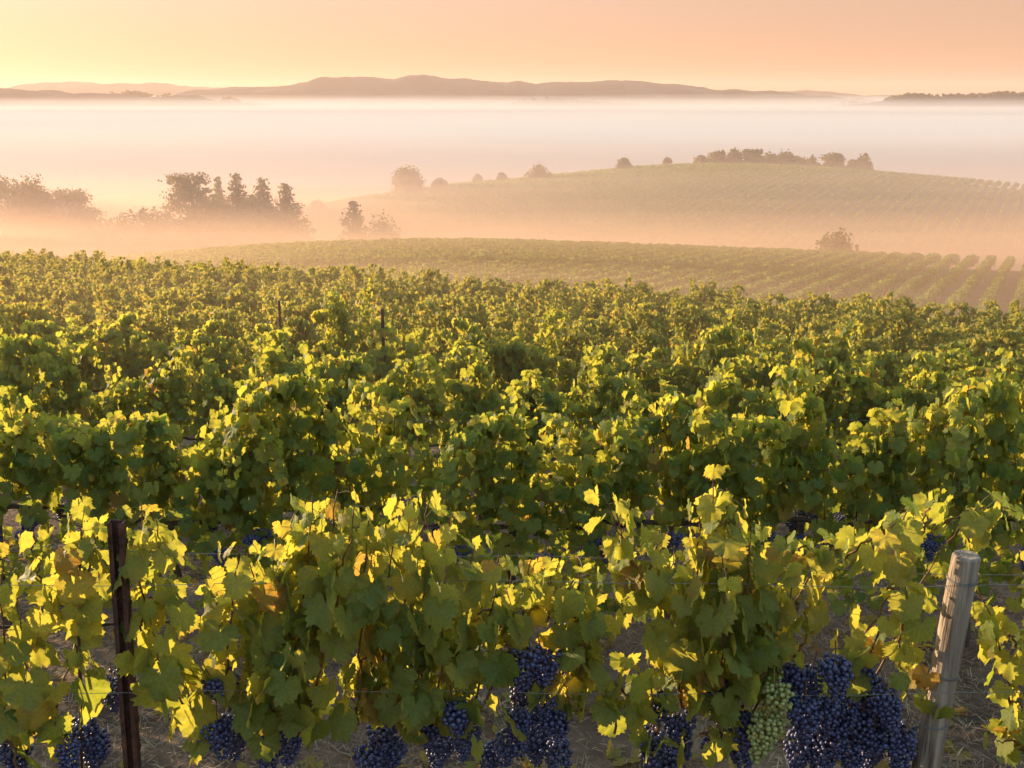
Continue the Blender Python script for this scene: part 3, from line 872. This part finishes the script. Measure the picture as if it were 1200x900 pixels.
# (vine, base px, base py, bend px, bend py, tip px, tip py, leaf size m, step m, depth offset m)
SHOOTS = [
    (0, 8, 870, 0, 730, 6, 622, .066, .036, .02), (0, 40, 860, 30, 780, 20, 700, .07, .036, -.05), (0, 62, 880, 66, 820, 84, 760, .066, .04, -.03),
    (0, 20, 900, 10, 850, -20, 780, .07, .036, -.08), (0, 95, 800, 70, 690, 70, 640, .062, .036, .0), (0, 95, 740, 96, 650, 92, 585, .062, .026, -.01),
    (0, 90, 700, 115, 640, 112, 612, .06, .034, .03), (0, -40, 860, -50, 720, -40, 600, .07, .034, 0), (0, -90, 860, -80, 720, -95, 620, .07, .034, .05),
    (0, 45, 720, 50, 660, 45, 655, .055, .034, .02),
    (1, 168, 770, 165, 680, 166, 590, .06, .026, -.02), (1, 182, 740, 192, 670, 180, 600, .058, .030, .03), (1, 175, 700, 220, 690, 222, 740, .062, .034, -.03),
    (1, 230, 850, 200, 800, 178, 740, .075, .036, -.06), (1, 250, 880, 225, 850, 215, 790, .07, .036, -.05),
    (1, 262, 830, 268, 740, 278, 640, .068, .032, -.02), (1, 285, 830, 300, 730, 292, 640, .066, .032, .04), (1, 300, 850, 318, 740, 322, 630, .07, .03, -.06),
    (1, 320, 840, 340, 700, 346, 600, .066, .028, .02), (1, 335, 840, 360, 690, 366, 582, .066, .026, -.04), (1, 345, 850, 385, 690, 396, 574, .066, .026, .0),
    (1, 350, 860, 400, 700, 415, 592, .07, .028, -.07), (1, 290, 870, 330, 830, 350, 760, .072, .04, -.07), (1, 240, 790, 255, 720, 250, 690, .06, .036, .05),
    (2, 420, 850, 420, 740, 432, 610, .07, .028, -.04), (2, 440, 850, 455, 720, 462, 592, .068, .026, .02), (2, 470, 850, 475, 700, 478, 582, .066, .026, -.03),
    (2, 490, 840, 500, 690, 503, 586, .066, .026, .03), (2, 510, 850, 520, 720, 528, 605, .068, .028, -.05), (2, 520, 850, 545, 740, 556, 640, .064, .032, .02),
    (2, 505, 830, 470, 740, 440, 690, .066, .036, -.08), (2, 480, 780, 495, 800, 487, 860, .06, .030, -.06), (2, 500, 720, 485, 760, 488, 800, .058, .03, -.04),
    (2, 530, 850, 570, 760, 585, 650, .062, .034, .0), (2, 540, 850, 590, 760, 600, 668, .06, .036, .05), (2, 560, 830, 575, 830, 578, 870, .078, .05, -.08),
    (2, 570, 820, 620, 730, 622, 656, .064, .034, -.03), (2, 560, 720, 580, 700, 600, 740, .06, .034, -.05), (2, 430, 770, 405, 800, 420, 830, .066, .05, -.06),
    (3, 655, 830, 650, 720, 644, 648, .062, .030, -.02), (3, 670, 820, 680, 720, 676, 650, .062, .032, .03), (3, 680, 790, 690, 720, 665, 690, .062, .034, -.04),
    (3, 765, 700, 735, 655, 708, 580, .056, .026, 0), (3, 748, 690, 735, 640, 722, 600, .05, .03, .02), (3, 720, 860, 720, 800, 740, 770, .064, .032, -.05),
    (3, 690, 830, 668, 840, 660, 800, .07, .034, -.08), (3, 700, 760, 690, 720, 700, 690, .058, .036, .04), (3, 770, 860, 765, 820, 760, 770, .062, .034, -.05),
    (3, 730, 720, 760, 690, 775, 620, .056, .028, .02), (3, 640, 730, 650, 700, 620, 690, .058, .036, -.03), (3, 720, 800, 745, 830, 752, 800, .07, .04, -.08),
    (4, 800, 830, 780, 730, 790, 640, .064, .028, .0), (4, 815, 830, 815, 700, 818, 585, .066, .026, -.03), (4, 830, 830, 840, 700, 836, 562, .064, .024, .0),
    (4, 845, 830, 850, 700, 852, 572, .064, .026, .03), (4, 860, 840, 875, 720, 880, 615, .066, .028, -.05), (4, 870, 830, 900, 720, 904, 630, .064, .028, .02),
    (4, 840, 840, 850, 760, 846, 650, .07, .028, -.08), (4, 880, 840, 925, 740, 934, 648, .06, .034, .0), (4, 800, 800, 790, 740, 806, 690, .07, .032, -.08),
    (4, 890, 800, 900, 760, 890, 720, .066, .034, -.07), (4, 930, 770, 960, 730, 950, 700, .06, .034, -.03), (4, 820, 860, 835, 865, 830, 850, .075, .05, -.1),
    (4, 900, 760, 940, 690, 960, 660, .056, .034, .04),
    (5, 985, 830, 1010, 730, 1046, 694, .056, .048, .0), (5, 1018, 810, 1055, 720, 1105, 640, .048, .06, .08), (5, 1000, 800, 1000, 770, 985, 755, .064, .04, -.05),
    (5, 985, 660, 1010, 635, 1050, 612, .06, .026, .0), (5, 1040, 680, 1050, 630, 1062, 600, .06, .026, -.02), (5, 1062, 640, 1085, 600, 1096, 588, .054, .026, .12),
    (5, 1095, 622, 1140, 582, 1190, 600, .048, .022, .15), (5, 1110, 636, 1150, 596, 1168, 620, .044, .028, .17), (5, 1040, 690, 1070, 690, 1066, 750, .056, .028, -.03),
    (5, 1058, 730, 1052, 780, 1062, 812, .052, .03, -.05), (5, 1080, 770, 1088, 800, 1082, 830, .046, .032, -.03), (5, 950, 660, 975, 640, 1000, 640, .056, .028, .02),
    (5, 1030, 740, 1020, 770, 1010, 780, .055, .034, -.04), (5, 925, 650, 945, 635, 960, 650, .05, .03, 0),
    (6, 1185, 830, 1175, 740, 1146, 692, .05, .028, .0), (6, 1190, 760, 1180, 720, 1182, 770, .05, .03, -.03), (6, 1215, 870, 1200, 820, 1172, 800, .056, .028, -.03),
    (6, 1200, 880, 1185, 860, 1168, 870, .05, .032, -.05), (6, 1240, 860, 1230, 740, 1236, 640, .066, .03, .0), (6, 1270, 860, 1280, 720, 1276, 610, .066, .03, .0),
    (6, 1300, 860, 1310, 740, 1320, 620, .066, .03, .0), (6, 1195, 845, 1200, 860, 1210, 890, .05, .034, -.04),
]
GRAPES = {0: [(95, 850), (112, 872), (130, 800), (20, 880), (75, 880)], 1: [(245, 800), (268, 800), (300, 818), (318, 812), (330, 830), (345, 850), (282, 850), (310, 868), (255, 850)],
          2: [(445, 862), (470, 872), (440, 885), (505, 812), (530, 830), (540, 858), (520, 870), (498, 850), (455, 835)],
          3: [(610, 762), (632, 770), (620, 800), (640, 815), (655, 835), (605, 838), (625, 860), (650, 870), (668, 742), (595, 868), (640, 790), (585, 880)],
          4: [(775, 815), (790, 845), (765, 865), (800, 868), (835, 800), (850, 830), (870, 840), (908, 808, 'g'), (902, 846, 'g'), (840, 868), (870, 870), (785, 885)],
          5: [(935, 785), (955, 790), (980, 780), (1005, 775), (945, 825), (970, 822), (995, 812), (1022, 800), (1035, 812), (960, 858), (985, 855), (1012, 842), (1035, 838), (940, 862), (1000, 875), (1030, 872), (970, 880), (1062, 866), (925, 800), (948, 842), (985, 800), (1012, 822), (1048, 850), (978, 838), (1025, 858)],
          6: [(1225, 850), (1260, 840)]}
VINES1 = [(30, 'sunlit grapevine left of the rusty steel post'), (270, 'tall grapevine just right of the rusty steel post with drooping dark grapes'),
          (500, 'dense bushy grapevine left of centre in the front row'), (665, 'low gappy grapevine in front row centre with a tall thin shoot'),
          (850, 'tallest grapevine in front row, bearing green grapes'), (1000, 'grapevine with bare arching canes and heavy blue grapes beside the wooden post'),
          (1230, 'grapevine at right edge beyond the wooden post')]
for vi, (bx, lab) in enumerate(VINES1):
    x0 = P(bx, 860, ROW1)[0]
    z0 = g1(x0)
    root = tag(empty('grapevine', (x0, ROW1, z0)), lab, 'grapevine', 'grapevines of the front row')
    off = np.array((x0, ROW1, z0))
    tr = Geo()
    zc = 0.64
    xs_ = [s[1] for s in SHOOTS if s[0] == vi]
    k = rs1.normal(size=(7, 2)) * 0.018
    tz = np.linspace(-0.15, zc, 7)
    tr.tube([(k[i][0], k[i][1], tz[i]) for i in range(7)], [0.05, 0.036, 0.031, 0.028, 0.028, 0.026, 0.02], 9)
    tr.tube([(c, 0.012 * rs1.normal(), zc + 0.02 * rs1.normal()) for c in np.linspace(-0.30, 0.30, 9)], [0.008, 0.010, 0.013, 0.016, 0.018, 0.016, 0.013, 0.010, 0.008], 8)
    tr.build('trunk', M['bark'], root)
    lv, pet = [], Geo()
    for (v_, ax, ay, bx_, by_, tx, ty, ls, st, dy) in SHOOTS:
        if v_ != vi: continue
        D0 = ROW1 + dy
        j = lambda: 0.05 * rs1.normal()
        p0 = np.array(P(ax, ay, D0)); p1 = np.array(P(bx_, by_, D0 + j())); p2 = np.array(P(tx, ty, D0 + j()))
        path = curve3(p0, p1, p2, 12) - off
        path[1:-1] += 0.006 * rs1.normal(size=(10, 3))
        c = Geo()
        c.tube(path, np.linspace(0.0055, 0.002, len(path)), 6)
        q = shoot_leaves(rs1, path, st * 1.28, ls * 1.22, 0.055, tint_mu=0.43)
        lv.append(q)
        for a, b in zip(q[4], q[0]):
            m = (a + b) / 2 + np.array((0, 0, 0.01))
            c.tube([a, m, b], [0.0016, 0.0013, 0.001], 3, 1, cap=False)
        c.build('cane', [M['cane'], M['petiole']], root)
    finish_leaves('foliage', lv, root, M['leaf'], False, rs1)
    for gq in GRAPES.get(vi, []):
        green = len(gq) > 2
        p = np.array(P(gq[0], gq[1] - 12, ROW1 + (-0.13 - 0.04 * rs1.random() if green else 0.02 + 0.07 * rs1.normal()))) - off
        o = put('grape_cluster', GREEN_CLUSTER if green else CLUSTERS[rs1.integers(0, 5)], root, p, rs1.random() * 6.28, (0.98 + 0.24 * rs1.random(),) * 3)
        o.rotation_euler = (0.15 * rs1.normal(), 0.15 * rs1.normal(), rs1.random() * 6.28)
        if green: o['label'] = 'pale green unripe grape cluster'

# ------------------------------------------------------------------ rows behind
def group_name(k):
    return 'grapevines of the ' + {2: 'second', 3: 'third', 4: 'fourth'}.get(k, 'far') + ' row' + ('' if k < 5 else 's')
rsv = np.random.default_rng(77)
spots = []
for k in range(2, 20):
    y = ROW1 + ROWGAP * (k - 1)
    half = 0.56 * y + 1.5
    xv = np.arange(-half - rsv.random(), half, 1.15)
    for x in xv:
        if y < float(crest_of_field(np.array(x))) + 5:
            spots.append((k, x + 0.08 * rsv.normal(), y + 0.05 * rsv.normal()))
spots.sort(key=lambda s: (s[0], s[1]))
LABEL = {3: 'leafy grapevine standing in the third row from the camera', 4: 'leafy grapevine standing in the fourth row from the camera'}
ORD = ['leftmost', 'second', 'third', 'fourth', 'fifth', 'sixth', 'seventh', 'eighth', 'ninth', 'tenth']
VIS2 = 0
rest = []
NV = 0
for (k, x, y) in spots:
    z = float(ground_z(x, y))
    sc_ = 0.94 + 0.12 * rsv.random()
    rz = (math.pi if rsv.random() < 0.5 else 0) + 0.06 * rsv.normal()
    zs = sc_ * (0.90 + 0.20 * rsv.random())
    if NV >= 288:
        rest.append((x, y, z, rz, sc_, zs)); continue
    NV += 1
    if k <= 4:
        root = empty('grapevine', (x, y, z), rz)
        root.scale = (1, 1, zs)
        if k == 2:
            if abs(x) < 3.45:
                lab = ('%s grapevine from the left in the second row' % ORD[VIS2]) if VIS2 else 'leftmost grapevine in view in the second row'
                VIS2 += 1
            else:
                lab = 'grapevine of the second row standing past the picture edge'
        else:
            lab = LABEL[k]
        tag(root, lab, 'grapevine', group_name(k))
        tm, cm, fm, cl = PROTO[rsv.integers(0, len(PROTO))]
        put('trunk', tm, root); put('canes', cm, root); put('foliage', fm, root)
        if k <= 3:
            for (a, b, c_, t_) in cl:
                put('grape_cluster', CLUSTERS[t_], root, (a, b, c_), a * 9)
    else:
        o = empty('grapevine', (x, y, z), rz)
        o.scale = (sc_, sc_, zs)
        fm, tm = PROTO_LOD[rsv.integers(0, len(PROTO_LOD))]
        put('trunk', tm, o); put('foliage', fm, o)
        tag(o, 'leafy grapevine of row %d from the camera, out on the sunlit slope' % k, 'grapevine', group_name(k))
V, Fa, T, n = [], [], [], 0
for (x, y, z, rz, s, zs) in rest:
    v, f, t = LOD_RAW[rsv.integers(0, len(LOD_RAW))]
    c_, s_ = math.cos(rz), math.sin(rz)
    w = np.stack([(v[:, 0] * c_ - v[:, 1] * s_) * s + x, (v[:, 0] * s_ + v[:, 1] * c_) * s + y, v[:, 2] * zs + z], -1)
    V.append(w); Fa.append(f + n); T.append(t); n += len(w)
if V:
    tag(mesh_np('distant_grapevines', np.vstack(V), [np.vstack(Fa)], M['leaf_far'], attrs={'tint': ('FLOAT', np.concatenate(T))}), 'mass of grapevines near the crest of the first slope', 'grapevines', None, 'stuff')

# ------------------------------------------------------------------ vine rows on the two slopes beyond
def slope_rows(name, az, spacing, xr, yr, zf, keep, density, size, hgt, wid, seed, label):
    """rows of clumps laid on the slope along the direction az"""
    rs = np.random.default_rng(seed)
    d = np.array((math.sin(R(az)), math.cos(R(az)))); nrm = np.array((d[1], -d[0]))
    corners = np.array([(x, y) for x in xr for y in yr])
    pr = corners @ nrm; pl = corners @ d
    offs = np.arange(pr.min(), pr.max(), spacing)
    allp = []
    for o in offs:
        Lh = pl.max() - pl.min()
        n = int(Lh * density)
        t = pl.min() + Lh * rs.random(n)
        xy = o * nrm[None, :] + t[:, None] * d[None, :]
        ok = (xy[:, 0] > xr[0]) & (xy[:, 0] < xr[1]) & (xy[:, 1] > yr[0]) & (xy[:, 1] < yr[1])
        xy = xy[ok]; t = t[ok]
        ok = keep(xy[:, 0], xy[:, 1])
        xy = xy[ok]; t = t[ok]
        if not len(xy): continue
        u = np.clip(rs.normal(size=len(xy)) * 0.5, -1, 1) * wid * 0.5
        hh = hgt * (0.92 + 0.16 * vnoise(t / 0.9 + o * 3.1, np.full_like(t, o)))
        zz = hh * (0.25 + 0.75 * rs.random(len(xy)) ** 0.45)
        p = np.column_stack([xy + u[:, None] * nrm[None, :], zf(xy[:, 0], xy[:, 1]) + zz])
        allp.append(p)
    p = np.vstack(allp)
    n = len(p)
    fr = rot_frames(rs.normal(size=(n, 3)) + np.array([0, -0.2, 0.5]), rs.normal(size=(n, 3)))
    tv = np.array([(-.5, -.5, 0), (.5, -.45, .1), (.55, .5, -.05), (-.45, .5, .1)]); tf = np.array([(0, 1, 2, 3)])
    v, f, k = stamp(tv, tf, p, fr, size * (0.6 + 0.8 * rs.random(n)))
    ti = np.clip(0.3 + 0.2 * rs.normal(size=n), 0, 0.9)[k]
    o = mesh_np(name, v, [f], M['leaf_hill'], smooth=False, attrs={'tint': ('FLOAT', ti)})
    tag(o, label, 'vine rows', None, 'stuff')
    print(name, n)

slope_rows('vineyard_rows', 28, 2.05, (-70, 110), (40, 150), lambda x, y: ground_z(x, y),
           lambda x, y: (z_hill1(x, y) > z_field(x, y) - 0.3) & (y < 128 - 0.1 * x + 4) & (np.abs(x) < 0.62 * y + 6), 50, 0.22, 1.65, 0.68, 5,
           'rows of vines running diagonally over the lower slope beyond the field')
slope_rows('vineyard_rows', 28, 2.4, (-75, 230), (185, 318), lambda x, y: ground_z(x, y),
           lambda x, y: (z_hill2(x, y) > z_hill1(x, y) - 0.3) & (np.abs(x) < 0.6 * y + 10), 17, 0.42, 1.8, 0.8, 6,
           'misty rows of vines on the rounded hill farther back')

# ------------------------------------------------------------------ posts and wires
def wood_post():
    top = P(1133, 650, ROW1 - 0.02); xb = P(1085, 900, ROW1 - 0.02)
    zt = top[2]
    xg = top[0] + (xb[0] - top[0]) * (zt - g1(top[0])) / (zt - xb[2])
    zg = g1(xg, ROW1 - 0.02)
    root = tag(empty('wooden_post', (xg, ROW1 - 0.02, zg)), 'thick weathered round wooden trellis post leaning slightly at right', 'post')
    Lh = zt - zg
    lean = np.array((top[0] - xg, 0, Lh))
    seg = 40
    zz = np.array([-0.3, 0.2, 0.5, 0.8, 1.0, 1.1, 1.2, 1.3, 1.4, Lh - 0.012, Lh - 0.003, Lh])
    rr = np.array([0.050, 0.050, 0.0495, 0.049, 0.0485, 0.0485, 0.048, 0.048, 0.0475, 0.047, 0.0455, 0.041])
    rs = np.random.default_rng(9)
    lump = 1 + 0.02 * rs.normal(size=seg)
    V = []
    for z, r in zip(zz, rr):
        a = np.arange(seg) * 2 * np.pi / seg
        c = lean * (z / Lh)
        q = r * lump * (1 + 0.008 * rs.normal(size=seg))
        V.append(np.stack([c[0] + q * np.cos(a), q * np.sin(a), np.full(seg, z)], -1))
    V = np.concatenate(V)
    n = len(zz)
    i = np.arange(n - 1)[:, None] * seg; j = np.arange(seg)[None, :]; k = (j + 1) % seg
    f = np.stack([i + j, i + k, i + seg + k, i + seg + j], -1).reshape(-1, 4)
    g = Geo(); g.add(V, f)
    ct = np.vstack([V[-seg:], [(lean[0], 0, Lh - 0.002)]])
    jj = np.arange(seg)
    g.add(ct, np.stack([jj, (jj + 1) % seg, np.full(seg, seg)], -1))
    g.build('post_shaft', M['wood'], root)
    for py, tilt in ((685, .02), (796, -.10), (853, .16)):
        z = P(1120, py, ROW1 - 0.06)[2] - zg
        c = lean * (z / Lh)
        a = np.linspace(0, 2 * np.pi, 25)
        for e in (0, 0.006):
            w = Geo(); r = 0.0515
            w.tube([(c[0] + r * math.cos(t), r * math.sin(t), z + e + tilt * r * math.cos(t)) for t in a], 0.0017, 5)
            w.build('wire_tie', M['wire'], root)
wood_post()

def steel_post(name, label, x, y, zt, zg, w=0.052, lean=(0, 0), group=None):
    root = tag(empty(name, (x, y, zg)), label, 'post', group)
    Lh = zt - zg
    g = Geo()
    t = 0.005
    # rolled channel: web, two flanges, two lips
    for lo, hi in (((-w / 2, 0, -0.3), (w / 2, t, Lh)), ((-w / 2, -0.030, -0.3), (-w / 2 + t, -0.0005, Lh)), ((w / 2 - t, -0.030, -0.3), (w / 2, -0.0005, Lh)),
                   ((-w / 2 + t + .0005, -0.030, -0.3), (-w / 2 + 0.016, -0.026, Lh - 0.002)), ((w / 2 - 0.016, -0.030, -0.3), (w / 2 - t - .0005, -0.026, Lh - 0.002))):
        g.box(lo, hi)
    sh = g.build('post_shaft', M['rust'], root, smooth=False)
    for k in range(int(Lh / 0.12)):
        for s in (-1, 1):
            h = Geo()
            zz = Lh - 0.07 - 0.12 * k
            h.tube([(s * w / 2, -0.012, zz - 0.02), (s * (w / 2 + 0.007), -0.012, zz - 0.012), (s * (w / 2 + 0.008), -0.012, zz + 0.006)], 0.0025, 5)
            h.build('wire_hook', M['rust'], root)
    root.rotation_euler = (lean[1], lean[0], 0)
    return root
_t = P(138, 609, ROW1 - 0.05); _b = P(157, 900, ROW1 - 0.05)
_xg = _t[0] + (_b[0] - _t[0]) * (_t[2] - g1(_t[0])) / (_t[2] - _b[2])
steel_post('steel_post', 'rusty brown steel trellis post in the front row at left', _xg, ROW1 - 0.05, _t[2], g1(_xg), 0.054, (math.atan2(_t[0] - _xg, _t[2] - g1(_xg)), 0))
for px, py, row, lab in ((447, 362, 4, 'dark thin post sticking up among vines of the fourth row'), (326, 352, 5, 'faint dark post deep in the vines left of centre')):
    d = ROW1 + ROWGAP * (row - 1) - 0.12
    q = P(px, py, d)
    zg = float(ground_z(q[0], d))
    root = tag(empty('field_post', (q[0], d, zg)), lab, 'post', 'thin posts out in the rows')
    g = Geo(); g.tube([(0, 0, -0.3), (0, 0, 0.9), (0.01, 0, q[2] - zg)], [0.026, 0.025, 0.023], 8)
    g.build('post_shaft', M['rust'], root)
# thin stake tied to the leftmost vine
q0, q1 = P(92, 722, ROW1 - 0.03), P(86, 860, ROW1 - 0.03)
g = Geo(); zb = g1(q0[0]); g.tube([(0, 0, -0.1), (0.0, 0, 0.6), (q0[0] - q1[0], 0, q0[2] - zb)], 0.006, 6)
st = g.build('vine_stake', M['rust'], None); st.location = (q1[0], ROW1 - 0.03, zb)
tag(st, 'thin rusty rod standing upright left of the steel post', 'stake')

def wire(name, label, z_px, d, rad, mat, x0, x1, sag=0.01, seed=0, group=None, slope=0.0):
    rs = np.random.default_rng(seed)
    z0 = P(600, z_px, d)[2]
    xs = np.linspace(x0, x1, 60)
    z = z0 + slope * xs + sag * np.sin(xs * 2.1 + seed) + 0.3 * sag * np.sin(xs * 7 + seed)
    g = Geo(); g.tube(np.stack([xs, np.full_like(xs, d) + 0.004 * np.sin(xs * 3), z], -1), rad, 5)
    o = g.build(name, mat)
    tag(o, label, 'wire', group)
GW = 'trellis wires of the front row'
wire('trellis_wire', 'upper thin wire of the front row, at shoot height', 655, ROW1 + 0.07, 0.0012, M['wire'], -4, 4, 0.012, 1, GW, -0.03)
wire('trellis_wire', 'second thin wire of the front row, level with the post wrap', 684, ROW1 - 0.06, 0.0013, M['wire'], -4, 4, 0.010, 2, GW, 0.0)
wire('trellis_wire', 'lower thin wire running across the blue grapes in front', 812, ROW1 - 0.10, 0.0011, M['wire'], -4, 4, 0.010, 3, GW, 0.0)
wire('irrigation_hose', 'dark irrigation line strung behind the front row', 735, ROW1 + 0.10, 0.0065, M['hose'], -4, -0.35, 0.02, 4)
wire('trellis_wire', 'thin wire between vines of the second row', 492, ROW1 + ROWGAP, 0.0014, M['wire'], -6, 6, 0.012, 5)

# ------------------------------------------------------------------ litter on the soil between the front rows
rs = np.random.default_rng(31)
n = 70000
x = (rs.random(n) * 2 - 1); y = 2.2 + 8.0 * rs.random(n) ** 1.3
x = x * (1.6 + 0.62 * y); keepm = fbm(x * 1.4 + 3, y * 1.4, 3) + 0.35 * rs.random(n) > 0.5
x, y = x[keepm], y[keepm]; n = len(x)
z = ground_z(x, y) + 0.10 * (fbm(x * 1.3, y * 1.3) - 0.5) + 0.05 * (fbm(x * 6, y * 6, 3) - 0.45) + 0.008 + 0.02 * rs.random(n)
a = rs.random(n) * 6.28; L = 0.03 + 0.09 * rs.random(n); up = 0.25 * rs.normal(size=n)
dx, dy = np.cos(a), np.sin(a)
c0 = np.stack([x, y, z], -1); dv = np.stack([dx * L, dy * L, np.abs(up) * L], -1); sv = np.stack([-dy, dx, np.zeros(n)], -1) * (0.0012 + 0.002 * rs.random(n))[:, None]
mid = c0 + dv * 0.5 + np.array((0, 0, 0.006))
V = np.stack([c0 - sv, c0 + sv, mid + sv, mid - sv, c0 + dv], 1).reshape(-1, 3)
b = np.arange(n) * 5
litter = mesh_np('dry_grass', V, [np.stack([b, b + 1, b + 2, b + 3], -1), np.stack([b + 3, b + 2, b + 4], -1)], M['straw'], smooth=False)
tag(litter, 'dry straw scattered on the soil between the front rows', 'dry grass', None, 'stuff')

rs = np.random.default_rng(33)
n = 900
y = 2.3 + 7.0 * rs.random(n); x = (rs.random(n) * 2 - 1) * (1.6 + 0.62 * y)
z = ground_z(x, y) + 0.10 * (fbm(x * 1.3, y * 1.3) - 0.5) + 0.05 * (fbm(x * 6, y * 6, 3) - 0.45) + 0.02 + 0.02 * rs.random(n)
fr = rot_frames(np.array([0, 0, 1.0]) + 0.35 * rs.normal(size=(n, 3)), rs.normal(size=(n, 3)))
v, f, t, uv = leaves_geo(np.stack([x, y, z], -1), fr, 0.04 + 0.03 * rs.random(n), 0.86 + 0.14 * rs.random(n), False, rs)
fl = mesh_np('fallen_leaves', v, [f], M['leaf'], attrs={'tint': ('FLOAT', t), 'luv': ('FLOAT_VECTOR', uv)})
tag(fl, 'dry brown vine leaves fallen on the soil', 'fallen leaves', None, 'stuff')
